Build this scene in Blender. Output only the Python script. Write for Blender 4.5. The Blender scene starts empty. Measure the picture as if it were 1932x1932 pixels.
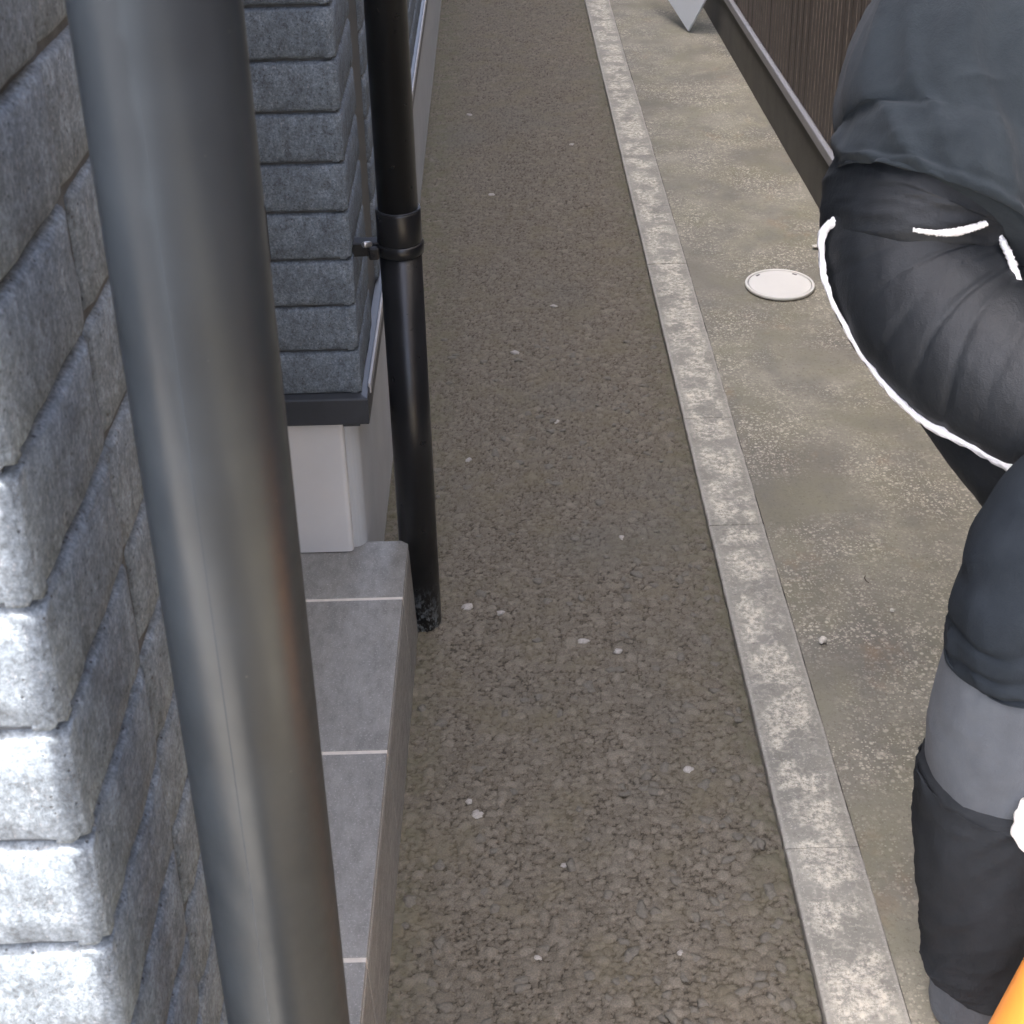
import bpy, bmesh, math, random
import numpy as np
from mathutils import Vector, Matrix, noise

SC = bpy.context.scene
COL = SC.collection
R = math.radians
random.seed(7)
rng = np.random.default_rng(11)

# ------------------------------------------------------------------ camera
cam = bpy.data.cameras.new('camera')
cam.sensor_width = 36.0
cam.lens = 2772.0 / 1932.0 * 36.0
cam.shift_y = -(966.0 - 600.0) / 1932.0
cam.clip_start = 0.02
cam.clip_end = 2000
cam.dof.use_dof = True
cam.dof.focus_distance = 2.6
cam.dof.aperture_fstop = 36.0
cam_ob = bpy.data.objects.new('camera', cam)
COL.objects.link(cam_ob)
cr = Vector((0.999641, -0.015795, -0.021635))
cd = Vector((-0.026417, -0.447304, -0.893992))
cf = Vector((0.004443, 0.894242, -0.447561))
rot = Matrix((cr, -cd, -cf)).transposed()
cam_ob.matrix_world = Matrix.Translation((0, 0, 1.55)) @ rot.to_4x4()
SC.camera = cam_ob

# ------------------------------------------------------------------ light
SUN_EL, SUN_AZ = R(52), R(12)
travel = Vector((math.cos(SUN_AZ) * math.cos(SUN_EL), math.sin(SUN_AZ) * math.cos(SUN_EL), -math.sin(SUN_EL)))
W = bpy.data.worlds.new('World')
SC.world = W
W.use_nodes = True
nt = W.node_tree
for n_ in list(nt.nodes):
    nt.nodes.remove(n_)
sky = nt.nodes.new('ShaderNodeTexSky')
sky.sky_type = 'NISHITA'
sky.sun_disc = False
sky.sun_elevation = SUN_EL
sky.sun_rotation = math.atan2(-travel.x, -travel.y)
sky.air_density = 0.6
sky.dust_density = 7.0
sky.ozone_density = 0.0
bg = nt.nodes.new('ShaderNodeBackground')
bg.inputs[1].default_value = 0.15
wo = nt.nodes.new('ShaderNodeOutputWorld')
nt.links.new(sky.outputs[0], bg.inputs[0])
nt.links.new(bg.outputs[0], wo.inputs[0])
sun = bpy.data.lights.new('sun', 'SUN')
sun.energy = 2.0
sun.angle = R(0.53)
sun.color = (1.0, 0.96, 0.89)
sun_ob = bpy.data.objects.new('sun', sun)
COL.objects.link(sun_ob)
sun_ob.rotation_euler = travel.to_track_quat('-Z', 'Y').to_euler()
sun_ob.location = (-4, -4, 8)

SC.view_settings.view_transform = 'Standard'
SC.view_settings.look = 'None'
SC.view_settings.gamma = 1.0
SC.view_settings.exposure = 3.52
SC.view_settings.use_curve_mapping = False


# ------------------------------------------------------------------ node material helper
class M:
    def __init__(s, name):
        s.m = bpy.data.materials.new(name)
        s.m.use_nodes = True
        s.t = s.m.node_tree
        s.b = s.t.nodes['Principled BSDF']
        g = s.t.nodes.new('ShaderNodeNewGeometry')
        s.pos = g.outputs['Position']

    def set(s, **k):
        for a, v in k.items():
            s.b.inputs[a.replace('_', ' ')].default_value = v
        return s

    def link(s, out, inp):
        s.t.links.new(out, s.b.inputs[inp])

    def mapping(s, scale, loc=(0, 0, 0), rot=(0, 0, 0), src=None):
        n = s.t.nodes.new('ShaderNodeMapping')
        n.inputs['Scale'].default_value = scale
        n.inputs['Location'].default_value = loc
        n.inputs['Rotation'].default_value = rot
        s.t.links.new(src or s.pos, n.inputs['Vector'])
        return n.outputs[0]

    def noise(s, scale, detail=4, rough=.55, vec=None, dist=0.0):
        n = s.t.nodes.new('ShaderNodeTexNoise')
        n.inputs['Scale'].default_value = scale
        n.inputs['Detail'].default_value = detail
        n.inputs['Roughness'].default_value = rough
        n.inputs['Distortion'].default_value = dist
        s.t.links.new(vec or s.pos, n.inputs['Vector'])
        return n.outputs['Fac']

    def voro(s, scale, vec=None, feature='F1', out='Distance', rnd=1.0):
        n = s.t.nodes.new('ShaderNodeTexVoronoi')
        n.feature = feature
        n.inputs['Scale'].default_value = scale
        n.inputs['Randomness'].default_value = rnd
        s.t.links.new(vec or s.pos, n.inputs['Vector'])
        return n.outputs[out]

    def ramp(s, fac, stops, interp='LINEAR'):
        n = s.t.nodes.new('ShaderNodeValToRGB')
        cr_ = n.color_ramp
        cr_.interpolation = interp
        while len(cr_.elements) < len(stops):
            cr_.elements.new(0.5)
        for e, (p, c) in zip(cr_.elements, stops):
            e.position = p
            e.color = (c, c, c, 1) if isinstance(c, (int, float)) else (*c, 1)
        s.t.links.new(fac, n.inputs[0])
        return n.outputs[0]

    def mix(s, fac, a, b, mode='MIX'):
        n = s.t.nodes.new('ShaderNodeMix')
        n.data_type = 'RGBA'
        n.blend_type = mode
        for sock, v in ((n.inputs[0], fac), (n.inputs[6], a), (n.inputs[7], b)):
            if isinstance(v, (int, float)):
                sock.default_value = v if sock.type == 'VALUE' else (v, v, v, 1)
            elif isinstance(v, tuple):
                sock.default_value = (*v, 1)
            else:
                s.t.links.new(v, sock)
        return n.outputs[2]

    def math(s, op, a, b=0.0):
        n = s.t.nodes.new('ShaderNodeMath')
        n.operation = op
        for sock, v in ((n.inputs[0], a), (n.inputs[1], b)):
            if isinstance(v, (int, float)):
                sock.default_value = v
            else:
                s.t.links.new(v, sock)
        return n.outputs[0]

    def axis(s, i):
        n = s.t.nodes.new('ShaderNodeSeparateXYZ')
        s.t.links.new(s.pos, n.inputs[0])
        return n.outputs[i]

    def attr(s, name):
        n = s.t.nodes.new('ShaderNodeAttribute')
        n.attribute_name = name
        return n.outputs['Fac']

    def bump(s, h, strength=.5, dist=.002, prev=None):
        n = s.t.nodes.new('ShaderNodeBump')
        n.inputs['Strength'].default_value = strength
        n.inputs['Distance'].default_value = dist
        s.t.links.new(h, n.inputs['Height'])
        if prev:
            s.t.links.new(prev, n.inputs['Normal'])
        s.t.links.new(n.outputs[0], s.b.inputs['Normal'])
        return n.outputs[0]


# ------------------------------------------------------------------ materials
def mat_asphalt():
    m = M('asphalt')
    tone = m.attr('stone')
    col = m.ramp(tone, [(0, (.050, .042, .030)), (.12, (.101, .087, .063)), (.25, (.118, .102, .075)), (.6, (.137, .119, .090)), (1, (.169, .149, .115))])
    fine = m.noise(480, 4, .7)
    col = m.mix(.55, col, m.ramp(fine, [(.3, .25), (.75, 1.0)]), 'OVERLAY')
    olive = m.ramp(m.noise(9, 4, .6), [(.5, 0.0), (.68, .5)])
    col = m.mix(olive, col, (.148, .128, .080))
    green = m.ramp(m.noise(2.3, 3, .5, m.mapping((1, 1, 1), (3, 7, 0))), [(.55, 0.0), (.75, .45)])
    col = m.mix(green, col, (.120, .118, .100))
    # moss and silt gathered along both edges of the path
    ex = m.math('ABSOLUTE', m.math('SUBTRACT', m.axis(0), .095))
    mo = m.mix(1.0, m.ramp(ex, [(.19, 0.0), (.27, .8)]), m.ramp(m.noise(30, 5, .7), [(.42, 0.0), (.6, 1.0)]), 'MULTIPLY')
    col = m.mix(mo, col, (.115, .108, .066))
    pale = m.ramp(m.voro(160, out='Color'), [(.955, 0.0), (.965, .55)], 'CONSTANT')
    pale = m.mix(m.ramp(m.voro(160), [(.18, 1.0), (.3, 0.0)]), 0.0, pale)
    col = m.mix(pale, col, (.30, .28, .25))
    m.link(col, 'Base Color')
    m.set(Roughness=.88)
    m.b.inputs['Specular IOR Level'].default_value = .3
    m.bump(fine, .8, .0016)
    return m.m


def mat_stone(name, a, b):
    m = M(name)
    m.link(m.ramp(m.noise(420, 4), [(.3, a), (.7, b)]), 'Base Color')
    m.set(Roughness=.85)
    m.bump(m.noise(800, 3), .35, .001)
    return m.m


def mat_slab():
    m = M('concrete_slab')
    c = m.ramp(m.noise(3.2, 6, .62, dist=.6), [(.3, (.164, .153, .124)), (.5, (.224, .211, .168)), (.72, (.300, .285, .225))])
    olive = m.ramp(m.noise(6.5, 5, .6, m.mapping((1, 1, 1), (5, 1, 0))), [(.42, 0.0), (.68, .6)])
    c = m.mix(olive, c, (.208, .200, .132))
    mauve = m.ramp(m.noise(8, 4, .6, m.mapping((1, .7, 1), (9, 4, 0))), [(.48, 0.0), (.64, .6)])
    c = m.mix(mauve, c, (.160, .153, .132))
    rust = m.ramp(m.noise(4.2, 5, .65, m.mapping((1.4, 1, 1), (2.6, 8.2, 0))), [(.60, 0.0), (.74, .45)])
    c = m.mix(rust, c, (.285, .190, .110))
    cloud = m.ramp(m.noise(4.5, 4, .6, m.mapping((1, 1, 1), (1, 12, 0))), [(.40, .04), (.60, 1.0)])
    def fleck(sc, keep, r0, r1):
        sp = m.ramp(m.voro(sc), [(r0, 1.0), (r1, 0.0)])
        return m.mix(1.0, sp, m.ramp(m.voro(sc, out='Color'), [(keep, 0.0), (keep + .03, 1.0)]), 'MULTIPLY')
    blot = m.ramp(m.noise(42, 7, .85), [(.53, 0.0), (.60, .6)])
    g = m.mix(1.0, fleck(105, .55, .22, .42), fleck(230, .5, .25, .45), 'SCREEN')
    g = m.mix(1.0, g, blot, 'SCREEN')
    g = m.mix(1.0, g, cloud, 'MULTIPLY')
    c = m.mix(m.mix(.34, g, 0.0), c, (.58, .53, .42))
    dk = m.ramp(m.noise(120, 5, .8), [(.33, .7), (.47, 0.0)])
    c = m.mix(dk, c, (.135, .118, .095))
    pit = m.ramp(m.voro(60), [(.05, .8), (.10, 0.0)])
    pit = m.mix(1.0, pit, m.ramp(m.noise(20, 3), [(.57, 0.0), (.65, 1.0)]), 'MULTIPLY')
    c = m.mix(pit, c, (.11, .10, .085))
    m.link(c, 'Base Color')
    m.set(Roughness=.92)
    m.b.inputs['Specular IOR Level'].default_value = .25
    m.bump(m.noise(200, 5, .75), .5, .002)
    return m.m


def mat_kerb():
    m = M('kerb_concrete')
    c = m.ramp(m.noise(9, 5, .62), [(.3, (.190, .183, .152)), (.7, (.300, .288, .240))])
    mauve = m.ramp(m.noise(15, 4, .6, m.mapping((1, 1, 1), (4, 2, 0))), [(.52, 0.0), (.64, .5)])
    c = m.mix(mauve, c, (.225, .216, .192))
    # lichen: broad soft patches, grainy inside, with a few brighter rims
    pn = m.noise(15, 3, .55, dist=.15)
    patch = m.ramp(pn, [(.44, 0.0), (.54, .75), (.62, .45), (.70, .9)])
    rim = m.ramp(m.noise(24, 2, .5, m.mapping((1, 1, 1), (7, 3, 0))), [(.46, 0.0), (.50, .3), (.54, 0.0)])
    gran = m.ramp(m.noise(105, 6, .85), [(.43, 0.0), (.57, 1.0)])
    x = m.math('ABSOLUTE', m.math('SUBTRACT', m.axis(0), .412))
    edge = m.ramp(x, [(.028, 1.0), (.045, .15)])
    k = m.mix(1.0, m.mix(1.0, m.mix(1.0, patch, rim, 'SCREEN'), gran, 'MULTIPLY'), edge, 'MULTIPLY')
    c = m.mix(m.mix(.05, k, 0.0), c, (.78, .72, .58))
    arr = m.ramp(x, [(.0455, 0.0), (.0475, .45)])
    c = m.mix(arr, c, (.44, .41, .36))
    spk = m.ramp(m.noise(230, 3, .8), [(.56, 0.0), (.66, .55)])
    c = m.mix(spk, c, (.52, .49, .42))
    dk = m.ramp(m.noise(140, 4, .8), [(.30, .65), (.44, 0.0)])
    c = m.mix(dk, c, (.13, .118, .10))
    m.link(c, 'Base Color')
    m.set(Roughness=.93)
    m.bump(m.noise(200, 5, .75), .5, .0016)
    return m.m


def mat_brick():
    m = M('brick_cladding')
    c = m.ramp(m.noise(26, 5, .65), [(.3, (.098, .120, .142)), (.7, (.136, .164, .190))])
    st = m.noise(90, 5, .72, m.mapping((1, 1, .55), rot=(.5, .4, .3)))
    c = m.mix(.6, c, m.ramp(st, [(.32, .22), (.7, .9)]), 'OVERLAY')
    pale = m.ramp(m.noise(240, 3, .7, m.mapping((1, 1, .5), rot=(.5, .4, .3))), [(.6, 0.0), (.74, .6)])
    c = m.mix(pale, c, (.29, .305, .33))
    gr = m.noise(330, 3, .8)
    c = m.mix(.55, c, m.ramp(gr, [(.34, .12), (.5, .5), (.66, .92)]), 'OVERLAY')
    pore = m.ramp(m.voro(230), [(.14, .9), (.26, 0.0)])
    pore = m.mix(1.0, pore, m.ramp(m.voro(230, out='Color'), [(.6, 0.0), (.65, 1.0)]), 'MULTIPLY')
    c = m.mix(pore, c, (.030, .033, .038))
    m.link(c, 'Base Color')
    m.set(Roughness=.72)
    m.b.inputs['Specular IOR Level'].default_value = .45
    h = m.math('SUBTRACT', m.noise(190, 6, .78), m.math('MULTIPLY', pore, .5))
    m.bump(h, .7, .0025)
    return m.m


def plain(name, col, rough=.6, metal=0.0, var=.12, nscale=30, bump=0.0, bscale=300, spec=.5, coat=0.0):
    m = M(name)
    lo = tuple(v * (1 - var) for v in col)
    hi = tuple(min(1, v * (1 + var)) for v in col)
    m.link(m.ramp(m.noise(nscale, 5, .6), [(.3, lo), (.7, hi)]), 'Base Color')
    m.set(Roughness=rough, Metallic=metal)
    m.b.inputs['Specular IOR Level'].default_value = spec
    m.b.inputs['Coat Weight'].default_value = coat
    if bump:
        m.bump(m.noise(bscale, 4, .6), bump, .001)
    return m.m


def mat_tile():
    m = M('porch_tile')
    c = m.ramp(m.noise(7, 5, .6), [(.3, (.178, .177, .164)), (.7, (.246, .243, .226))])
    st = m.noise(75, 7, .85, m.mapping((1, .45, 1), rot=(0, 0, .6)))
    c = m.mix(.55, c, m.ramp(st, [(.3, .25), (.72, .85)]), 'OVERLAY')
    sp = m.ramp(m.noise(330, 3, .75), [(.56, 0.0), (.68, .5)])
    c = m.mix(sp, c, (.5, .48, .46))
    m.link(c, 'Base Color')
    m.link(m.ramp(st, [(.3, .62), (.7, .42)]), 'Roughness')
    m.bump(st, .25, .0015)
    return m.m


def mat_pipe(name, base, rough, scuff_z=None, spec=.38):
    m = M(name)
    c = m.ramp(m.noise(14, 4), [(.3, tuple(v * .85 for v in base)), (.7, tuple(v * 1.2 for v in base))])
    spk = m.ramp(m.noise(260, 2, .5), [(.77, 0.0), (.80, .35)])
    c = m.mix(spk, c, (.16, .16, .15))
    if scuff_z is not None:
        low = m.ramp(m.axis(2), [(.0, 1.0), (scuff_z, 0.0)])
        sc = m.ramp(m.noise(120, 4, .75, m.mapping((1, 1, .6), rot=(.4, .3, 0))), [(.47, 0.0), (.6, 1.0)])
        c = m.mix(m.mix(1.0, low, sc, 'MULTIPLY'), c, (.34, .38, .40))
    m.link(c, 'Base Color')
    m.link(m.ramp(m.noise(40, 4), [(.3, rough * .9), (.7, rough * 1.15)]), 'Roughness')
    m.b.inputs['Specular IOR Level'].default_value = spec
    return m.m


def mat_cloth(name, a, b, weave=520, fold=25, rough=.9, sheen=.06, spec=.2):
    m = M(name)
    m.link(m.ramp(m.noise(fold, 4, .6), [(.3, a), (.7, b)]), 'Base Color')
    m.set(Roughness=rough)
    m.b.inputs['Specular IOR Level'].default_value = spec
    m.b.inputs['Sheen Weight'].default_value = sheen
    m.b.inputs['Sheen Roughness'].default_value = .6
    n1 = m.bump(m.noise(weave, 3, .7), .5, .0012)
    m.bump(m.noise(55, 5, .6, m.mapping((1, 1, .55), rot=(.3, .5, 0))), .3, .006, n1)
    return m.m


def mat_siding():
    m = M('brown_siding')
    v = m.mapping((1, 1, .12))
    c = m.ramp(m.noise(55, 5, .6, v), [(.3, (.040, .031, .024)), (.7, (.064, .050, .040))])
    m.link(c, 'Base Color')
    m.set(Roughness=.55)
    m.bump(m.noise(220, 3, .6, v), .2, .001)
    return m.m


MT = {
    'asphalt': mat_asphalt(),
    'stone': mat_stone('grey_aggregate', (.106, .095, .073), (.156, .141, .111)),
    'stone_pale': mat_stone('pale_aggregate', (.26, .24, .205), (.40, .375, .33)),
    'pebble': mat_stone('pale_pebble', (.50, .47, .40), (.66, .63, .55)),
    'slab': mat_slab(), 'kerb': mat_kerb(), 'brick': mat_brick(),
    'mortar': plain('dark_joint', (.060, .066, .072), .9, var=.3, nscale=80, bump=.5),
    'flash_dark': plain('dark_flashing', (.034, .038, .044), .42, .0, .12, 40),
    'glint_gap': plain('flashing_glint_cover_gap', (.36, .36, .36), .4, .0, .08, 30),  # paints reflected light on the flashing edge; also colours the cover gap
    'render': plain('grey_render', (.43, .445, .445), .85, var=.05, nscale=12, bump=.12, bscale=500),
    'render_front': plain('pale_render', (.58, .58, .565), .85, var=.035, nscale=10, bump=.1, bscale=500),
    'tile': mat_tile(), 'grout': plain('grout', (.60, .56, .50), .9, var=.12, nscale=60, bump=.3),
    'pipe_black': mat_pipe('black_pipe', (.012, .0125, .0135), .30, .09),
    'pipe_gun': mat_pipe('dark_satin_pipe', (.017, .022, .028), .34, None, .24),
    'bolt': plain('zinc_bolt', (.5, .5, .5), .35, .9, .1),
    'cover': plain('cream_cover', (.66, .645, .585), .55, var=.03, nscale=15),
    'slot': plain('dark_slot', (.10, .09, .08), .8),
    'footing': plain('dark_footing', (.070, .065, .055), .8, var=.2, nscale=9, bump=.25, bscale=250),
    'flash_right': plain('grey_sill_flashing', (.19, .186, .19), .5, .0, .07, 20),
    'siding': mat_siding(),
    'rib_line': plain('pale_rib_edge', (.20, .16, .13), .6, var=.5, nscale=30),
    'board': plain('pale_board', (.56, .60, .63), .55, var=.03, nscale=10),
    'box': plain('charcoal_box', (.022, .023, .025), .5),
    'sweat': mat_cloth('slate_sweatshirt', (.019, .0255, .031), (.028, .0365, .043)),
    'black': mat_cloth('black_trousers', (.009, .0115, .0145), (.015, .0185, .0225), rough=.58, sheen=0.0, spec=.45),
    'navy': mat_cloth('charcoal_overskirt', (.012, .0165, .022), (.019, .025, .032), sheen=0.0),
    'char': mat_cloth('charcoal_panel', (.015, .0175, .0205), (.022, .025, .029), sheen=0.0),
    'grey': mat_cloth('grey_panel', (.064, .073, .086), (.084, .095, .110)),
    'fleece': plain('white_fleece', (.82, .82, .82), .95, var=.08, nscale=200, bump=.8, bscale=400),
    'skin': plain('skin', (.52, .34, .25), .55, var=.06),
    'hair': plain('dark_hair', (.016, .013, .011), .5, var=.3, nscale=120, bump=.6),
    'shoe': plain('grey_shoe', (.10, .103, .12), .7, var=.1, nscale=60, bump=.2),
    'sole': plain('white_sole', (.6, .6, .58), .7),
    'orange': plain('orange_plastic', (.80, .30, .05), .4, var=.06, nscale=14, coat=.2),
    'far_asphalt': plain('open_ground', (.075, .070, .064), .9, var=.25, nscale=3, bump=.4, bscale=120),
    'roof': plain('roof_metal', (.06, .06, .065), .5),
    'twig': plain('dark_twig', (.06, .045, .03), .9),
}


# ------------------------------------------------------------------ object helpers
def link(name, me, mat=None, parent=None, label=None, cat=None, group=None, kind=None):
    o = bpy.data.objects.new(name, me)
    COL.objects.link(o)
    if mat is not None and me is not None and not me.materials:
        me.materials.append(MT[mat])
    if parent is not None:
        o.parent = parent
    if label: o['label'] = label
    if cat: o['category'] = cat
    if group: o['group'] = group
    if kind: o['kind'] = kind
    return o


def empty(name, loc, label=None, cat=None, group=None, kind=None):
    o = link(name, None, None, None, label, cat, group, kind)
    o.location = loc
    o.empty_display_size = .1
    return o


def child(name, me, mat, parent, label=None, kind=None):
    """Mesh given in world coordinates, parented to an unrotated Empty."""
    o = link(name, me, mat, parent, label, kind=kind)
    o.matrix_parent_inverse = Matrix.Translation(-parent.location)
    return o


def bm_mesh(bm, name='mesh', smooth=False):
    me = bpy.data.meshes.new(name)
    bmesh.ops.recalc_face_normals(bm, faces=bm.faces)
    bm.to_mesh(me)
    bm.free()
    if smooth:
        for p in me.polygons:
            p.use_smooth = True
    return me


def box_bm(x0, x1, y0, y1, z0, z1, bevel=0.0, seg=2, bm=None):
    b = bm or bmesh.new()
    vs = [b.verts.new((x, y, z)) for x in (x0, x1) for y in (y0, y1) for z in (z0, z1)]
    fs = [(0, 1, 3, 2), (4, 6, 7, 5), (0, 4, 5, 1), (2, 3, 7, 6), (0, 2, 6, 4), (1, 5, 7, 3)]
    faces = [b.faces.new([vs[i] for i in f]) for f in fs]
    if bevel:
        es = set(e for f in faces for e in f.edges)
        bmesh.ops.bevel(b, geom=list(es), offset=bevel, segments=seg, affect='EDGES', profile=.5)
    return b


def box(x0, x1, y0, y1, z0, z1, bevel=0.0, seg=2):
    return bm_mesh(box_bm(x0, x1, y0, y1, z0, z1, bevel, seg))


def lathe(profile, n=48, center=(0, 0), smooth=True, caps=True):
    """profile: list of (r, z)"""
    b = bmesh.new()
    rings = []
    for r, z in profile:
        rings.append([b.verts.new((center[0] + r * math.cos(2 * math.pi * i / n), center[1] + r * math.sin(2 * math.pi * i / n), z)) for i in range(n)])
    for a, c in zip(rings, rings[1:]):
        for i in range(n):
            b.faces.new((a[i], a[(i + 1) % n], c[(i + 1) % n], c[i]))
    if caps:
        b.faces.new(rings[0][::-1])
        b.faces.new(rings[-1])
    me = bm_mesh(b)
    if smooth:
        for p in me.polygons:
            p.use_smooth = len(p.vertices) == 4 and abs(p.normal.z) < .9
    return me


def catmull(pts, n):
    pts = [np.array(p, float) for p in pts]
    pts = [2 * pts[0] - pts[1]] + pts + [2 * pts[-1] - pts[-2]]
    out = []
    segs = len(pts) - 3
    for k in range(n):
        t = k / (n - 1) * segs
        i = min(int(t), segs - 1)
        u = t - i
        p0, p1, p2, p3 = pts[i:i + 4]
        out.append(.5 * ((2 * p1) + (-p0 + p2) * u + (2 * p0 - 5 * p1 + 4 * p2 - p3) * u * u + (-p0 + 3 * p1 - 3 * p2 + p3) * u ** 3))
    return out


def loft(rows, n=40, rings=60, wr=None, cap=True, bm=None, flat=None, tilt=(0, 0), ref=(0, 0, 1), thick=False):
    """rows: ((x,y,z), r) or ((x,y,z), r, squash). wr(s, a) -> radial offset. tilt shears the end rings along the axis."""
    full = [np.array([*r[0], r[1], r[2] if len(r) > 2 else 1.0]) for r in rows]
    c = catmull(full, rings)
    b = bm or bmesh.new()
    prev = None
    rr = []
    for k in range(rings):
        p = Vector(c[k][:3])
        a_, b_ = c[max(0, k - 1)][:3], c[min(rings - 1, k + 1)][:3]
        t = Vector(b_ - a_).normalized()
        if prev is None:
            u = Vector((1, 0, 0)) if abs(t.x) < .8 else Vector((0, 1, 0))
            u = (u - t * u.dot(t)).normalized()
        else:
            u = (prev - t * prev.dot(t)).normalized()
        prev = u
        v = t.cross(u)
        s = k / (rings - 1)
        ring = []
        for i in range(n):
            a = 2 * math.pi * i / n
            r = c[k][3]
            if wr:
                r += wr(s, a)
            off = u * (math.cos(a) * r) + v * (math.sin(a) * r * c[k][4])
            q = p + off
            tl = tilt[0] * max(0, 1 - s * 2) + tilt[1] * max(0, s * 2 - 1)
            if tl:
                q = q + t * (tl * off.x)
            ring.append(b.verts.new(q))
        rr.append(ring)
    for x, y in zip(rr, rr[1:]):
        for i in range(n):
            b.faces.new((x[i], x[(i + 1) % n], y[(i + 1) % n], y[i]))
    if cap:
        b.faces.new(rr[0][::-1])
        b.faces.new(rr[-1])
    return b


def nz(x, y=0.0, z=0.0):
    return noise.noise(Vector((x, y, z)))


# ------------------------------------------------------------------ ground
g = bmesh.new()
s_ = 400
bmesh.ops.create_grid(g, x_segments=8, y_segments=8, size=s_)
for v in g.verts:
    v.co.z = -.03
link('ground', bm_mesh(g), 'far_asphalt', kind='structure')

# concrete slab beside the kerb (reaches under the right-hand house footing)
slab_b = bmesh.new()
ys = list(np.linspace(-2.5, 12, 117))
xs = [.4632, .48, .52, .58, .64, .70, .76, .82, .88, .94, 1.0]
vv = [[slab_b.verts.new((x, y, .0005 + .002 * nz(x * 3, y * 3) + (.0 if i else -.001))) for i, x in enumerate(xs)] for y in ys]
for r0, r1 in zip(vv, vv[1:]):
    for i in range(len(xs) - 1):
        slab_b.faces.new((r0[i], r0[i + 1], r1[i + 1], r1[i]))
link('concrete_slab', bm_mesh(slab_b, smooth=True), 'slab', kind='structure')


# asphalt: packed aggregate built as relief
def hsh(i, j, seed):
    h = (i.astype(np.int64) * 374761393 + j.astype(np.int64) * 668265263 + seed * 1274126177) & 0xffffffff
    h = ((h ^ (h >> 13)) * 1274126177) & 0xffffffff
    h = h ^ (h >> 16)
    return (h & 0xffffff) / float(0xffffff)


def domes(x, y, cell, seed, rmin, rmax, flat, keep):
    ci, cj = np.floor(x / cell), np.floor(y / cell)
    best = np.full(x.shape, -1.0)
    tone = np.zeros(x.shape)
    for di in (-1, 0, 1):
        for dj in (-1, 0, 1):
            i, j = ci + di, cj + dj
            px = (i + .15 + .7 * hsh(i, j, seed)) * cell
            py = (j + .15 + .7 * hsh(i, j, seed + 1)) * cell
            q = hsh(i, j, seed + 2)
            r = (rmin + (rmax - rmin) * q) * cell
            an = hsh(i, j, seed + 4) * 3.1416
            dx, dy = x - px, y - py
            ex = dx * np.cos(an) + dy * np.sin(an)
            ey = (-dx * np.sin(an) + dy * np.cos(an)) * (1.0 + .55 * hsh(i, j, seed + 5))
            d2 = (np.abs(ex) ** 2.4 + np.abs(ey) ** 2.4) / r ** 2.4
            lift = (hsh(i, j, seed + 6) - .5) * .35 * r
            ok = hsh(i, j, seed + 7) < keep(px, py)
            h = np.where((d2 < 1) & ok, (1 - d2) ** .5 * r * flat + lift, -1.0)
            w = h > best
            best = np.where(w, h, best)
            tone = np.where(w, hsh(i, j, seed + 3), tone)
    return best, tone


def smooth_noise(x, y, f, seed):
    x = x * f; y = y * f
    i, j = np.floor(x), np.floor(y)
    u, v = x - i, y - j
    u, v = u * u * (3 - 2 * u), v * v * (3 - 2 * v)
    a, b = hsh(i, j, seed), hsh(i + 1, j, seed)
    c, d = hsh(i, j + 1, seed), hsh(i + 1, j + 1, seed)
    return (a * (1 - u) + b * u) * (1 - v) + (c * (1 - u) + d * u) * v


def coarse(px, py):
    edge = np.clip((px - .05) / .28, 0, 1)
    near = np.clip((2.3 - py) / 1.0, 0, 1)
    n = smooth_noise(px, py, 7, 91)
    return np.clip(.04 + .36 * n + .30 * edge + .26 * near - .15, .04, .85)


ax = np.linspace(-.30, .3605, 318)
ay = np.concatenate([np.arange(-2.5, 1.0, .02), np.arange(1.0, 2.3, .0017), np.arange(2.3, 3.8, .0032), np.arange(3.8, 6.6, .006), np.arange(6.6, 12, .04)])
GX, GY = np.meshgrid(ax, ay)
h1, t1 = domes(GX, GY, .0165, 10, .36, .62, .40, coarse)
h2, t2 = domes(GX, GY, .0095, 30, .34, .62, .42, lambda a, b: np.full(a.shape, .85))
h3, t3 = domes(GX, GY, .0048, 50, .40, .66, .45, lambda a, b: np.full(a.shape, .95))
h2 = np.where(h2 > -.9, h2 - .0004, h2)
h3 = np.where(h3 > -.9, h3 - .0006, h3)
hh = np.maximum(np.maximum(h1, h2), h3)
tt = np.where(h1 >= np.maximum(h2, h3), t1 * .7 + .3, np.where(h2 >= h3, t2 * .8 + .1, t3 * .7))
gap = hh < -.5
hh = np.where(gap, -.0019, hh)
tt = np.where(gap, 0.0, tt)
low = (smooth_noise(GX, GY, 5, 3) - .5) * .007 + (smooth_noise(GX, GY, 17, 4) - .5) * .003
GZ = hh * .78 + low - .006
GZ -= .004 * np.clip((GX - .35) / .01, 0, 1)
nY, nX = GX.shape
me = bpy.data.meshes.new('asphalt_path')
verts = np.stack([GX, GY, GZ], -1).reshape(-1, 3)
idx = np.arange(nY * nX).reshape(nY, nX)
quads = np.stack([idx[:-1, :-1], idx[:-1, 1:], idx[1:, 1:], idx[1:, :-1]], -1).reshape(-1, 4)
me.vertices.add(len(verts))
me.vertices.foreach_set('co', verts.ravel())
me.loops.add(quads.size)
me.loops.foreach_set('vertex_index', quads.ravel().astype(np.int32))
me.polygons.add(len(quads))
me.polygons.foreach_set('loop_start', np.arange(0, quads.size, 4, dtype=np.int32))
me.polygons.foreach_set('loop_total', np.full(len(quads), 4, dtype=np.int32))
me.polygons.foreach_set('use_smooth', np.ones(len(quads), dtype=bool))
at = me.attributes.new('stone', 'FLOAT', 'POINT')
at.data.foreach_set('value', tt.ravel().astype(np.float32))
me.update()
me.validate()
path = link('asphalt_path', me, 'asphalt', kind='structure')


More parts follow.
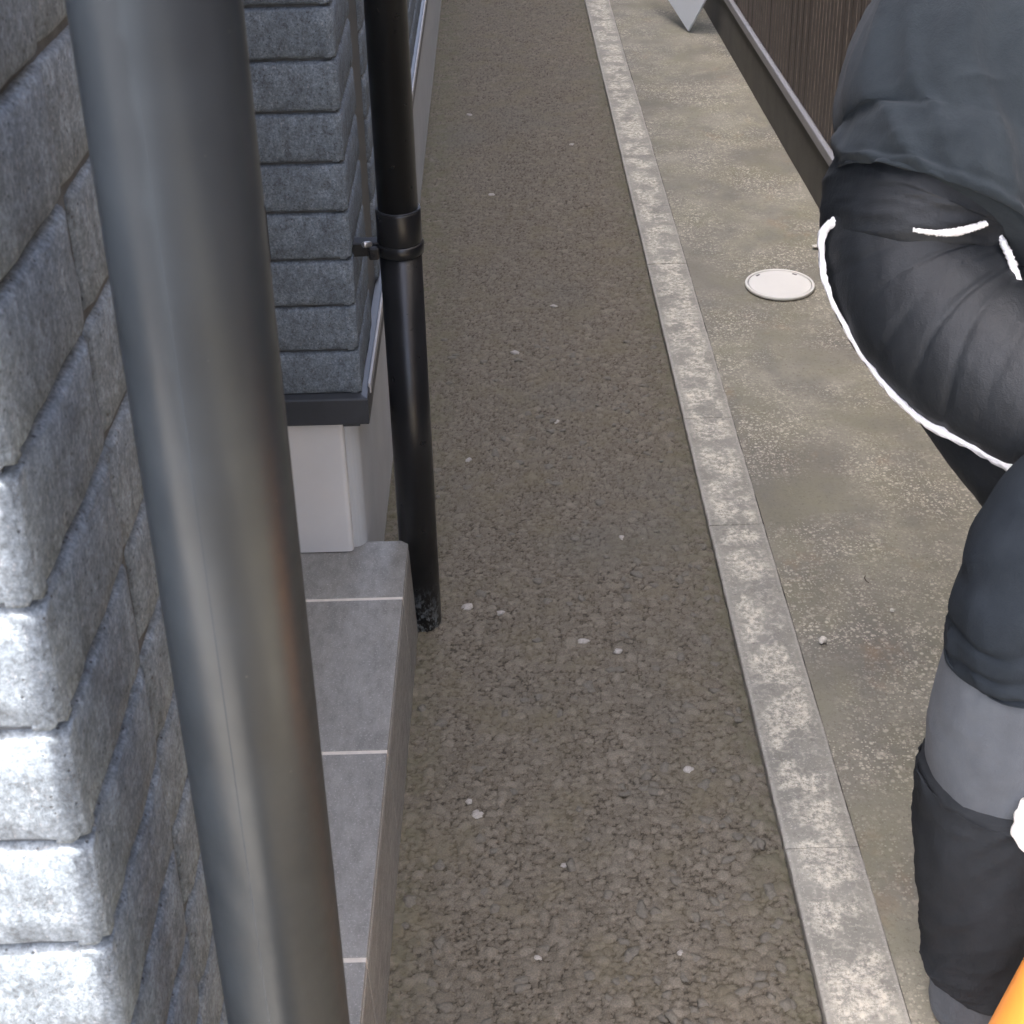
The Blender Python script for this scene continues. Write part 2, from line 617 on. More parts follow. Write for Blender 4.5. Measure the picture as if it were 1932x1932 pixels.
def pebble_mesh(seed, flat=.6):
    b = bmesh.new()
    bmesh.ops.create_icosphere(b, subdivisions=2, radius=1.0)
    for v in b.verts:
        d = 1 + .50 * nz(v.co.x * 1.3 + seed * 7.1, v.co.y * 1.3, v.co.z * 1.3) + .22 * nz(v.co.x * 3 + seed, v.co.y * 3, v.co.z * 3)
        v.co = v.co * d
        v.co.z *= flat
    return bm_mesh(b, 'pebble', smooth=True)


stone_me = [pebble_mesh(k) for k in range(6)]
stone_pale = [pebble_mesh(k + 20) for k in range(4)]
for m_ in stone_me: m_.materials.append(MT['stone'])
for m_ in stone_pale: m_.materials.append(MT['stone_pale'])


def surf(x, y):
    i = int(np.argmin(np.abs(ay - y))); j = int(np.argmin(np.abs(ax - x)))
    return float(GZ[max(0, i - 3):i + 4, max(0, j - 3):j + 4].mean())


def put_stone(x, y, r, pale):
    o = link('stone', random.choice(stone_pale if pale else stone_me), None, path)
    o.location = (x, y, surf(x, y) - r * .06)
    o.rotation_euler = (random.uniform(-.3, .3), random.uniform(-.3, .3), random.uniform(0, 6.28))
    o.scale = (r * random.uniform(.85, 1.25), r * random.uniform(.7, 1.0), r * random.uniform(.6, .85))
    return o


for (x, y, r) in [(.113, 1.913, .0085), (.167, 1.885, .0085), (-.021, 1.992, .0085), (-.081, 2.482, .009), (-.079, 2.012, .011), (-.058, 1.542, .008),
                  (-.07, 1.566, .0055), (.117, 3.166, .010), (.02, 2.93, .010), (.06, 1.45, .0045), (.20, 1.30, .005), (-.03, 3.9, .011), (.2, 2.2, .006),
                  (.25, 1.62, .0065), (.1, 2.62, .007), (.02, 1.30, .0045), (.22, 4.3, .009), (-.1, 4.6, .010)]:
    put_stone(x, y, r, True)
cnt = 0
while cnt < 270:
    y = 1.12 + 1.9 * random.random() ** 1.6
    x = random.uniform(-.16, .352)
    e = min(1, max(0, (x - .02) / .3))
    if random.random() > .25 + .75 * e:
        continue
    put_stone(x, y, random.uniform(.0058, .0105), False)
    cnt += 1

# ------------------------------------------------------------------ kerb
kerb = empty('kerb', (.412, 1.0, 0), kind='structure')
step_k = .384
y0 = 2.611 - step_k * 9


def kerb_block(seed):
    b = bmesh.new()
    L = step_k - .0012
    prof = [(-.0505, -.03), (-.0505, -.0015), (-.0500, .0010), (-.0480, .0026), (-.024, .0030), (0, .0032), (.024, .0032), (.0480, .0030), (.0497, .0016), (.0502, -.002), (.0502, -.03)]
    nseg = 26
    rings = []
    for k in range(nseg + 1):
        y = L * k / nseg
        ring = []
        for i, (x, z) in enumerate(prof):
            j = nz(y * 60 + seed * 9, i * .7, 3) * .0011 + nz(y * 17 + seed * 5, i * .3, 8) * .0009
            e = 1 if i in (1, 2, 3, 7, 8, 9) else .35
            dz = j * e if i not in (0, 10) else 0
            if k in (0, nseg) and 0 < i < 10:
                dz -= .0012
            ring.append(b.verts.new((x + (j * .7 if i in (0, 1, 2, 8, 9, 10) else 0), y, z + dz)))
        rings.append(ring)
    for p, q in zip(rings, rings[1:]):
        for i in range(len(prof) - 1):
            b.faces.new((p[i], p[i + 1], q[i + 1], q[i]))
    b.faces.new(rings[0])
    b.faces.new(rings[-1][::-1])
    return bm_mesh(b, 'kerb_block', smooth=False)


kb = [kerb_block(k) for k in range(5)]
for m_ in kb:
    m_.materials.append(MT['kerb'])
for k in range(30):
    o = link('kerb_block', kb[k % 5], None, kerb)
    o.matrix_parent_inverse = Matrix.Translation(-kerb.location)
    o.location = (.412 + random.uniform(-.0006, .0006), y0 + step_k * k, random.uniform(-.0008, .0008))

# ------------------------------------------------------------------ brick house on the left
house = empty('brick_house', (-1.2, 1.5, 0), 'house clad in dark grey rough brick with pale rendered base along the alley', 'house')
CH, Z0 = .0742, .459
YF, YC, XF = .553, 1.935, -.220
child('wall', box(-3.2, XF - .0068, YF + .0068, 1.10, 0, 3.1), 'mortar', house)
child('wall', box(-3.2, XF - .0068, YC + .0068, 9.5, .40, 3.1), 'mortar', house)
child('recess_wall', box(-3.2, -1.3, 1.10, YC + .013, 0, 3.1), 'render', house)
child('roof', box(-3.6, XF - .02, .30, 9.9, 3.1, 3.2), 'roof', house)

# rendered base with a soft vertical corner
b = box_bm(-3.2, -.232, 1.950, 9.5, -.02, .412)
for e in [e for e in b.edges if all(abs(v.co.x + .232) < 1e-4 and abs(v.co.y - 1.95) < 1e-4 for v in e.verts)]:
    bmesh.ops.bevel(b, geom=[e], offset=.022, segments=6, affect='EDGES', profile=.5)
child('foundation', bm_mesh(b), 'render', house)
b = box_bm(-1.28, -.2525, 1.936, 1.9495, .172, .409)
for e in [e for e in b.edges if all(abs(v.co.x + .2525) < 1e-4 and abs(v.co.y - 1.936) < 1e-4 for v in e.verts)]:
    bmesh.ops.bevel(b, geom=[e], offset=.007, segments=4, affect='EDGES', profile=.5)
child('render_panel', bm_mesh(b), 'render_front', house, 'pale smooth render panel on the front of the house base')


def flashing(x_in, y_in, y_end):
    """drip flashing: front run, side run, each a bent profile"""
    b = bmesh.new()
    prof = [(-.004, .462), (.010, .4585), (.0115, .456), (.0115, .4165), (.010, .4135), (.0, .4135), (-.004, .418)]
    # path: along the front to the corner and back along the side; offset d outwards
    rings = []
    for (px, py, dx, dy) in [(-1.28, y_in, 0, -1), (x_in, y_in, 1, -1), (x_in, y_end, 1, 0)]:
        rings.append([b.verts.new((px + dx * d, py + dy * d, z)) for d, z in prof])
    n = len(prof)
    for p, q in zip(rings, rings[1:]):
        for i in range(n):
            b.faces.new((p[i], p[(i + 1) % n], q[(i + 1) % n], q[i]))
    b.faces.new(rings[0]); b.faces.new(rings[-1][::-1])
    return bm_mesh(b)


child('flashing', flashing(-.2215, 1.9345, 9.5), 'flash_dark', house)
child('flashing', flashing(-.2215, YF + .0005, 1.10), 'flash_dark', house)
# pale strip painting the light reflected off the flashing's top edge, house side
child('flashing_glint', box(-.2125, -.2078, 1.96, 9.5, .4465, .4645, .0015), 'glint_gap', house)


def brick_mesh(L, seed, face, thick=.0145):
    """face 'x': lies on a wall facing +X (long in Y); face 'y': wall facing -Y (long in -X); 'c': corner brick wrapping both."""
    H = CH - .0042
    b = bmesh.new()
    nu, nv = max(6, int(L / .012)), 7
    sd = seed * 3.7

    def prof(t, m):  # inset near an edge
        return m * (1 - min(1, t / .0045)) ** 1.6

    grid = []
    for j in range(nv + 1):
        row = []
        for i in range(nu + 1):
            u, v = L * i / nu, [0, .0022, .0050, .022, .042, H - .0055, H - .0024, H][j]
            d = thick - prof(v, .0045) - prof(H - v, .0060) - prof(u, .0030) - prof(L - u, .0030)
            d += .0016 * nz(u * 45 + sd, v * 45, sd) + .0009 * nz(u * 130 + sd, v * 130, 4)
            uu = u + .0010 * nz(v * 80 + sd, 2, sd) * (1 if i in (0, nu) else 0)
            vv_ = v + .0009 * nz(u * 60 + sd, 7, sd) * (1 if j in (0, nv) else 0)
            row.append((uu, d, vv_))
        grid.append(row)

    def P(u, d, v):
        return (d, u, v) if face == 'x' else (-u, -d, v)
    V = [[b.verts.new(P(*q)) for q in row] for row in grid]
    for j in range(nv):
        for i in range(nu):
            b.faces.new((V[j][i], V[j][i + 1], V[j + 1][i + 1], V[j + 1][i]))
    # skirt back to the wall
    loop = [(0, i) for i in range(nu + 1)] + [(j, nu) for j in range(1, nv + 1)] + [(nv, i) for i in range(nu - 1, -1, -1)] + [(j, 0) for j in range(nv - 1, 0, -1)]
    bk = [b.verts.new(P(grid[j][i][0], -.001, grid[j][i][2])) for j, i in loop]
    for k in range(len(loop)):
        k2 = (k + 1) % len(loop)
        b.faces.new((V[loop[k][0]][loop[k][1]], bk[k], bk[k2], V[loop[k2][0]][loop[k2][1]]))
    me = bm_mesh(b, 'brick', smooth=True)
    me.materials.append(MT['brick'])
    return me


BM = {}


def brick(face, L, x, y, z):
    key = (face, L)
    if key not in BM:
        BM[key] = [brick_mesh(L, s + len(BM) * 5, face) for s in range(4)]
    o = link('brick', random.choice(BM[key]), None, house)
    o.matrix_parent_inverse = Matrix.Translation(-house.location)
    o.location = (x, y, z)
    return o


JN = .004
XW, XWB = XF - .0145, XF - .0145
for k in range(0, 16):                    # near pillar
    z = Z0 + CH * k + .0021
    brick('y', .30, XF, YF + .0145, z)
    brick('y', .30, XF - .304, YF + .0145, z)
    brick('x', .145, XW, YF + .0005, z)
    off = .01 * math.sin(k * 2.1)
    brick('x', .23, XW - .0022, YF + .1495 + off, z)
    brick('x', .15, XW - .001, YF + .3835 + off, z)
for k in range(0, 11):                    # far corner
    z = Z0 + CH * k + .0021
    brick('y', .30, XF, YC + .0145, z)
    brick('x', .235, XW, YC + .0005, z)
    if k < 8:
        for q in range(9):
            brick('x', .395, XW, 2.335 + .40 * q + (0 if k % 2 else -.0), z)
    else:
        brick('x', .395, XW, 2.335, z)
child('corner_trim', box(XF - .016, XF - .006, YC + .2395, YC + .3955, .462, 3.1, .002), 'flash_dark', house)

# ------------------------------------------------------------------ tiled step
stepo = empty('tiled_step', (-.7, 1.1, 0), 'grey stone tiled porch step with pale grout lines below the brick wall', 'step')
def xe(y): return -.1752 + .0090 * (y - 1.16) / .8      # top edge of the step
def xg(y): return -.1682 + .0075 * (y - 1.2) / .65      # where its side meets the asphalt


def hexa(c8, bevel):
    b = bmesh.new()
    vs = [b.verts.new(c) for c in c8]
    for f in [(0, 1, 3, 2), (4, 6, 7, 5), (0, 4, 5, 1), (2, 3, 7, 6), (0, 2, 6, 4), (1, 5, 7, 3)]:
        b.faces.new([vs[i] for i in f])
    if bevel:
        bmesh.ops.bevel(b, geom=list(b.edges), offset=bevel, segments=2, affect='EDGES', profile=.5)
    return bm_mesh(b)


def slab8(x0, x1t, x1b, y0, y1, z0, z1):
    return [(x, y, z) for x in (0, 1) for y in (y0, y1) for z in (z0, z1)] and \
        [((x0 if not i else (x1b(y) if z == z0 else x1t(y))), y, z) for i in (0, 1) for y in (y0, y1) for z in (z0, z1)]


core_t = lambda y: xe(y) - .0004
core_b = lambda y: xg(y) - .0004
child('core', hexa(slab8(-1.29, core_t, core_b, .1, 1.962, -.01, .1688), 0), 'grout', stepo)
jy = [1.965, 1.815, 1.486, 1.157, .828, .499, .17]
G = .0032
for a, c in zip(jy, jy[1:]):
    y1 = a if a == jy[0] else a - G
    child('tile', hexa(slab8(-.4747, xe, xe, c + G, y1, .158, .170), .0014), 'tile', stepo)
    for x0, x1 in ((-.7790, -.4790), (-1.083, -.7834)):
        child('tile', box(x0, x1, c + G, y1, .158, .170, .0014), 'tile', stepo)
    ya, yb = c + G * .5, (a if a == jy[0] else a - G * .5)
    c8 = slab8(0, lambda y: xe(y) + .0006, lambda y: xg(y) + .0006, ya, yb, -.012, .1572)
    c8 = [((xx if k_ > 3 else (xe(yy) - .008)), yy, zz) for k_, (xx, yy, zz) in enumerate(c8)]
    child('tile', hexa(c8, .0008), 'tile', stepo)
child('tile', box(-.4747, -.1752, 1.9625, 1.9695, -.01, .1568, .001), 'tile', stepo)

# ------------------------------------------------------------------ far downpipe
px, py = -.152, 1.983
p1 = empty('downpipe', (px, py, 0), 'slim black downpipe standing at the far brick corner behind the tiled step', 'drain pipe')
ring = lambda r, z0, z1, c=.001: [(r - c, z0), (r, z0 + c), (r, z1 - c), (r - c, z1)]
child('pipe', lathe([(.0312, -.05), (.0312, .715)], 56, (px, py)), 'pipe_black', p1)
child('pipe', lathe([(.0296, .70), (.0296, 3.05)], 56, (px, py)), 'pipe_black', p1)
child('socket', lathe([(.0312, .688), (.0332, .692), (.0332, .738), (.0325, .7405), (.0298, .741)], 56, (px, py)), 'pipe_black', p1)
band = child('clamp', lathe([(.0332, .672), (.0352, .674), (.0352, .688), (.0332, .690)], 56, (px, py)), 'pipe_black', p1)
child('bracket', box(-.222, px - .03, py - .012, py + .012, .670, .692, .002), 'pipe_black', p1)
child('bracket', box(-.1965, -.181, py - .031, py - .020, .672, .692, .003), 'pipe_black', p1)
bl = child('bolt', lathe([(.004, 0), (.0045, .002), (.0045, .014), (.003, .016)], 10), 'bolt', p1)
bl.rotation_euler = (R(75), 0, R(-40))
bl.location = (-.192, py - .034, .700)
child('scratch_ring', lathe([(.0298, .7405), (.0322, .7415), (.0316, .7425), (.0298, .7425)], 56, (px, py)), 'flash_dark', p1)

# ------------------------------------------------------------------ near downpipe
nx, ny = -.1415, .605
p2 = empty('downpipe', (nx, ny, 0), 'thick dark satin downpipe close to the camera in front of the near brick corner', 'drain pipe')
child('pipe', lathe([(.0357, -.05), (.0357, 3.05)], 96, (nx, ny)), 'pipe_gun', p2)
ang = R(-95)
sx, sy = nx + .0356 * math.cos(ang), ny + .0356 * math.sin(ang)
child('seam', box(sx - .0004, sx + .0004, sy - .0001, sy + .0004, -.02, 3.05), 'pipe_gun', p2)
child('bracket', box(XF - .002, nx - .035, ny - .010, ny + .010, .30, .322, .002), 'pipe_gun', p2)
child('clamp', lathe([(.0358, .298), (.0382, .30), (.0382, .322), (.0358, .324)], 56, (nx, ny)), 'pipe_gun', p2)

# small charcoal box on the far brick face
bo = empty('wall_box', (-.372, YC, .69), 'small charcoal box fixed to the far brick face, half hidden by the near pipe', 'box')
child('body', box(-.410, -.3345, YC - .022, YC, .685, .770, .003), 'box', bo)
child('lid', box(-.412, -.3395, YC - .026, YC - .0225, .690, .792, .002), 'box', bo)

# ------------------------------------------------------------------ right-hand house
rh = empty('siding_house', (1.0, 3.5, 0), 'house with brown ribbed siding above a dark concrete footing', 'house')
SL = math.atan(.016)
wallM = Matrix.Translation((.9245, 0, 0)) @ Matrix.Rotation(SL, 4, 'Z')


def rchild(name, me, mat, label=None):
    if not me.materials:
        me.materials.append(MT[mat])
    o = link(name, me, None, rh, label)
    o.matrix_parent_inverse = Matrix.Translation(-rh.location)
    o.matrix_basis = wallM
    return o


rchild('footing', box(0, 3, -1.5, 12, -.02, .178, .003), 'footing', 'dark brown grey concrete footing')
b = bmesh.new()
rings = []
for y in (-1.5, 12):
    rings.append([b.verts.new((x, y, z)) for x, z in [(.03, .205), (-.006, .203), (-.014, .201), (-.0155, .198), (-.0155, .1745), (-.012, .172), (-.0115, .176), (.03, .182)]])
for i in range(8):
    b.faces.new((rings[0][i], rings[0][(i + 1) % 8], rings[1][(i + 1) % 8], rings[1][i]))
b.faces.new(rings[0]); b.faces.new(rings[1][::-1])
rchild('flashing', bm_mesh(b), 'flash_right', 'pale grey metal sill strip')
rchild('wall', box(.008, 3, -1.5, 12, .2055, 2.9), 'siding')
rchild('roof', box(-.05, 3.2, -1.6, 12.2, 2.9, 3.0), 'roof')
pitch = .0375
rib_a = box(-.0025, .0085, 0, pitch - .006, .207, 2.895, .0015, 1)
rib_b = box(-.0031, .0085, 0, .0022, .207, 2.895)
rib_a.materials.append(MT['siding']); rib_b.materials.append(MT['rib_line'])
yy = 1.2
k = 0
while yy < 6.6:
    o = rchild('rib', rib_a, None)
    o.matrix_basis = wallM @ Matrix.Translation((0, yy, 0))
    if k % 2 == 0 or random.random() < .5:
        ln = link('groove_edge', rib_b, None, o)
        ln.location = (0, pitch - .0045 + random.uniform(-.0008, .0008), 0)
    yy += pitch
    k += 1

# ------------------------------------------------------------------ cleanout cover
cx, cy = .670, 3.226
cv = empty('drain_cover', (cx, cy, .004), 'round cream plastic drain cover set in the concrete slab', 'drain cover')
child('rim', lathe([(.0775, .004), (.0835, .004), (.0840, .009), (.0825, .0115), (.0785, .0115), (.0775, .009)], 72, (cx, cy), caps=False), 'cover', cv)
child('lid', lathe([(.0752, .004), (.0752, .0092), (.0742, .0100), (.0, .0103)], 72, (cx, cy), caps=False), 'cover', cv)
child('gap', lathe([(.0785, .0042), (.074, .0042)], 72, (cx, cy), caps=False), 'glint_gap', cv)
for a in (R(48), R(132)):
    sl = child('slot', box(-.006, .006, -.0022, .0022, .0096, .0107), 'slot', cv)
    sl.location = (cx + .0675 * math.cos(a), cy + .0675 * math.sin(a), 0)
    sl.rotation_euler = (0, 0, a + math.pi / 2)

# ------------------------------------------------------------------ leaning pale board
B = Vector((.728, 5.486, .006))
e1 = Vector((-.066, .154, .089)).normalized()
e2 = Vector((.049, -.046, .137)).normalized()
e2 = (e2 - e1 * e1.dot(e2)).normalized()
nrm = e1.cross(e2).normalized()
b = box_bm(0, .42, 0, .34, -.004, .004, .001)
me = bm_mesh(b)
bd = link('board', me, 'board', None, 'pale grey board resting on one corner beside the dark footing, at the top edge', 'board')
bd.matrix_world = Matrix.Translation(B) @ Matrix((e1, e2, nrm)).transposed().to_4x4()

# ------------------------------------------------------------------ loose pebbles on the slab
loose = [pebble_mesh(k + 40, .75) for k in range(3)]
for m_ in loose: m_.materials.append(MT['pebble'])
for (x, y, r, lab) in [(.500, 1.887, .0075, 'pale pebble on the concrete slab just right of the kerb'),
                       (.631, 1.959, .0045, 'tiny white pebble in the middle of the concrete slab'),
                       (.803, 3.445, .0105, 'pale oval pebble behind the round cream cover, beside the black trousers')]:
    o = link('pebble', loose[int(x * 100) % 3], None, None, lab, 'pebble', 'loose pebbles on the slab')
    o.location = (x, y, .006 + r * .35)
    o.scale = (r, r * .8, r * (.9 if r < .009 else .4))
    o.rotation_euler = (0, 0, x * 40)

# ------------------------------------------------------------------ person
person = empty('person', (.56, 1.3, 0), 'person in slate sweatshirt and black and grey trousers half crouching by the siding wall', 'person')
KNEE = (.636, 1.255, .640)
ANK = (.575, 1.205, .075)
torso_rows = [((.490, 1.530, .900), .080), ((.506, 1.545, .973), .095), ((.515, 1.567, 1.009), .105), ((.537, 1.598, 1.056), .110), ((.576, 1.634, 1.111), .114),
              ((.633, 1.691, 1.180), .12), ((.690, 1.745, 1.255), .125), ((.722, 1.775, 1.320), .095), ((.742, 1.785, 1.375), .055), ((.755, 1.780, 1.43), .05)]
body = bmesh.new()
loft(torso_rows, 28, 40, bm=body)
# near leg, far leg
loft([((.470, 1.527, .93), .09), ((.454, 1.511, .887), .088), ((.470, 1.475, .838), .085), ((.505, 1.415, .79), .075), ((.570, 1.34, .745), .066), (KNEE, .054),
      ((.600, 1.220, .53), .054), ((.560, 1.20, .40), .056), ((.556, 1.198, .28), .048), ((.565, 1.200, .14), .036), (ANK, .034), ((.58, 1.19, .035), .034)], 20, 60, bm=body)
loft([((.56, 1.58, .93), .09), ((.60, 1.58, .86), .088), ((.68, 1.53, .74), .078), ((.75, 1.47, .62), .066), ((.785, 1.43, .53), .055), ((.775, 1.45, .42), .054), ((.75, 1.50, .24), .045), ((.735, 1.53, .09), .034), ((.735, 1.53, .035), .034)], 20, 60, bm=body)
# feet
loft([((.555, 1.235, .035), .030), ((.60, 1.185, .035), .036), ((.66, 1.13, .028), .034), ((.70, 1.09, .022), .022)], 16, 14, bm=body)
loft([((.705, 1.56, .035), .030), ((.75, 1.51, .035), .036), ((.795, 1.45, .028), .034), ((.82, 1.41, .022), .020)], 16, 14, bm=body)
# arms: forearms rest towards the near knee
HANDS = []
for sgn, sh, el, wr_ in ((1, (.665, 1.66, 1.30), (.715, 1.48, 1.08), (.700, 1.33, .86)), (-1, (.785, 1.83, 1.30), (.800, 1.62, 1.07), (.775, 1.43, .86))):
    loft([((.72, 1.755, 1.29), .05), (sh, .056), (tuple((np.array(sh) + el) / 2), .047), (el, .040), (tuple((np.array(el) + wr_) / 2), .037), (wr_, .026)], 16, 30, bm=body)
    wv = Vector(wr_)
    fw = (wv - Vector(el)).normalized()
    sd = fw.cross(Vector((0, 0, 1))).normalized()
    up_ = sd.cross(fw)
    palm = wv + fw * .05
    loft([(wv, .026, .8), (wv + fw * .03, .032, .55), (wv + fw * .065, .038, .42), (wv + fw * .09, .036, .38)], 14, 10, bm=body)
    for q, (o_, ln) in enumerate(((-.028, .065), (-.010, .078), (.010, .072), (.028, .056))):
        b0 = wv + fw * .082 + sd * o_
        b1 = b0 + fw * (ln * .5) - up_ * .006
        b2 = b1 + fw * (ln * .32) - up_ * .016
        b3 = b2 + fw * (ln * .14) - up_ * .018
        loft([(b0, .0095), (b1, .009), (b2, .0082), (b3, .006)], 10, 12, bm=body)
    t0 = wv + fw * .025 - sd * .026
    loft([(t0, .012), (t0 + fw * .028 - sd * .022, .0115), (t0 + fw * .055 - sd * .028 - up_ * .01, .0095), (t0 + fw * .072 - sd * .024 - up_ * .016, .007)], 10, 12, bm=body)
# head
hc = Vector((.775, 1.755, 1.535))
hb = bmesh.ops.create_uvsphere(body, u_segments=24, v_segments=18, radius=1.0)
face_dir = Vector((.55, -.83, -.12)).normalized()
side_dir = face_dir.cross(Vector((0, 0, 1))).normalized()
for v in hb['verts']:
    c0 = v.co.copy()
    v.co = hc + side_dir * (c0.x * .072) + face_dir * (c0.y * .092) + Vector((0, 0, 1)) * (c0.z * .115)
loft([(hc + face_dir * .082 + Vector((0, 0, .015)), .009), (hc + face_dir * .100 - Vector((0, 0, .012)), .013), (hc + face_dir * .088 - Vector((0, 0, .026)), .012)], 10, 8, bm=body)
loft([(hc + face_dir * .03 - Vector((0, 0, .08)), .035), (hc + face_dir * .07 - Vector((0, 0, .095)), .026)], 12, 6, bm=body)
loft([(hc + face_dir * .082 - side_dir * .022 - Vector((0, 0, .056)), .006), (hc + face_dir * .091 - Vector((0, 0, .056)), .008), (hc + face_dir * .082 + side_dir * .022 - Vector((0, 0, .056)), .006)], 8, 8, bm=body)
for sg in (-1, 1):
    loft([(hc + side_dir * (.070 * sg) + Vector((0, 0, .025)), .014), (hc + side_dir * (.078 * sg), .018), (hc + side_dir * (.070 * sg) - Vector((0, 0, .03)), .011)], 10, 8, bm=body)
bo_ = child('body', bm_mesh(body, 'body', smooth=True), 'skin', person)
rm = bo_.modifiers.new('remesh', 'REMESH')
rm.mode = 'VOXEL'
rm.voxel_size = .006
rm.use_smooth_shade = True
sm = bo_.modifiers.new('smooth', 'SMOOTH')
sm.iterations = 4
for sg in (-1, 1):
    e_ = bmesh.new()
    bmesh.ops.create_uvsphere(e_, u_segments=14, v_segments=10, radius=.011, matrix=Matrix.Translation(hc + face_dir * .081 + side_dir * (.03 * sg) + Vector((0, 0, .008))))
    child('eye', bm_mesh(e_, smooth=True), 'hair', person)
hb_ = bmesh.new()
bmesh.ops.create_uvsphere(hb_, u_segments=32, v_segments=20, radius=1.0)
for v in list(hb_.verts):
    c0 = v.co.copy()
    keep = c0.z > .45 or (c0.y < .25 and c0.z > -.45)
    k_ = 1.10 + .05 * nz(c0.x * 6, c0.y * 6, c0.z * 6)
    v.co = hc + side_dir * (c0.x * .072 * k_) + face_dir * (c0.y * .092 * k_ - .004) + Vector((0, 0, 1)) * (c0.z * .115 * k_ + .004)
    if not keep:
        hb_.verts.remove(v)
child('hair', bm_mesh(hb_, smooth=True), 'hair', person)


# --- clothing
def folds(seed, amp, fs=6.0, tw=1.2, sharp=1.0, na=1.6):
    def f(s, a):
        ca, sa = math.cos(a), math.sin(a)
        w = nz(s * fs + tw * ca + seed, ca * na + tw * s, sa * na)
        w2 = nz(s * fs * 2.2 + seed * 2 + tw * sa, ca * na * 1.7, sa * na * 1.7 + tw * s)
        r = 1 - (abs(w) ** .75) * 2.2 * sharp + .45 * (1 - abs(w2) ** .75 * 2.2)
        return amp * (r * .6 + nz(seed, ca * 1.3 + s * 2, sa * 1.3) * .8)
    return f


def garment(name, mat, bms, label=None, solid=.003):
    o = child(name, bm_mesh(bms, name, smooth=True), mat, person, label)
    return o


# sweatshirt: body with a rolled hem, and sleeves
sw = bmesh.new()
hem = [((.4830, 1.4830, .9190), .100), ((.4834, 1.4842, .9205), .1130), ((.4852, 1.4890, .9270), .1200), ((.4930, 1.5090, .9520), .1250), ((.502, 1.531, .975), .124), ((.511, 1.561, 1.009), .130), ((.535, 1.595, 1.056), .134),
       ((.580, 1.634, 1.111), .128), ((.637, 1.691, 1.180), .132), ((.692, 1.745, 1.255), .140), ((.720, 1.772, 1.320), .11), ((.742, 1.785, 1.375), .068)]
ff = folds(3.3, .0115, 4.5, 2.4, 1.3)


def swr(s, a):
    r = ff(s, a) * min(1, s * 7)
    if .075 < s < .30:                      # stitched hem line and the rucks above it
        r += .0022 * math.sin((s - .075) * 95 + 1.5 * math.cos(a + .6)) * math.exp(-((s - .13) / .07) ** 2)
    return r


loft(hem, 96, 150, wr=swr, bm=sw, tilt=(-.36, 0))
for sh, el, wr_ in (((.665, 1.66, 1.30), (.715, 1.48, 1.08), (.703, 1.35, .89)), ((.785, 1.83, 1.30), (.800, 1.62, 1.07), (.778, 1.45, .89))):
    loft([((.72, 1.755, 1.29), .06), (sh, .072), (tuple((np.array(sh) + el) / 2), .062), (el, .056), (tuple((np.array(el) + wr_) / 2), .050), (wr_, .036)], 32, 60, wr=folds(sh[0] * 9, .006, 9, .8), bm=sw)
garment('sweatshirt', 'sweat', sw, 'slate grey sweatshirt with a banded hem')

# black hip section
hp = bmesh.new()
loft([((.512, 1.560, 1.000), .090), ((.490, 1.536, .955), .105), ((.470, 1.522, .917), .110), ((.458, 1.507, .888), .103), ((.454, 1.500, .872), .085)], 72, 60, wr=folds(8.1, .0045, 7, 1.5), bm=hp)
loft([((.56, 1.60, .97), .10), ((.60, 1.585, .88), .102), ((.68, 1.53, .75), .092), ((.75, 1.47, .63), .080), ((.792, 1.43, .53), .070), ((.775, 1.45, .42), .068), ((.75, 1.50, .24), .060), ((.735, 1.53, .075), .056)], 40, 80, wr=folds(2.1, .006, 9, 1.0), bm=hp)
loft([((.494, 1.523, .80), .075), ((.515, 1.480, .740), .070), ((.537, 1.436, .694), .062), ((.572, 1.361, .656), .060), ((.595, 1.300, .62), .055)], 48, 50, wr=folds(4.4, .003, 5, 1.0), bm=hp)
garment('trousers', 'black', hp, 'black trouser seat and far leg')

# near thigh, with soft cross folds
th_rows = [((.462, 1.530, .922), .094), ((.4545, 1.512, .888), .0975), ((.4665, 1.475, .838), .100), ((.500, 1.422, .798), .0965), ((.548, 1.366, .777), .090), ((.602, 1.312, .752), .083), ((.640, 1.268, .690), .074), ((.628, 1.235, .60), .066)]
f2 = folds(5.0, .003, 5, 1.0)


def twr(s, a):
    ph = s * 13 + .35 * math.sin(a + .9) + .4 * nz(s * 4, math.cos(a) * .8, math.sin(a) * .8)
    fr = ph - math.floor(ph) - .5
    return f2(s, a) * .4 - .0032 * math.exp(-(fr / .13) ** 2) * (.65 + .7 * nz(math.floor(ph) * 3.3, 1.7, math.cos(a) * .6))


garment('trouser_thigh', 'black', loft(th_rows, 80, 150, wr=twr), 'black near thigh of the trousers with cross folds')


# white fleece edging along the seams of the thigh
def fleece(pts, radii, seed):
    rows = [(p, r) for p, r in zip(pts, radii)]
    return loft(rows, 14, 90, wr=lambda s, a: .0018 * nz(s * 60 + seed, math.cos(a) * 1.5, math.sin(a) * 1.5) + .0014 * nz(s * 170 + seed, math.cos(a) * 3, math.sin(a) * 3))


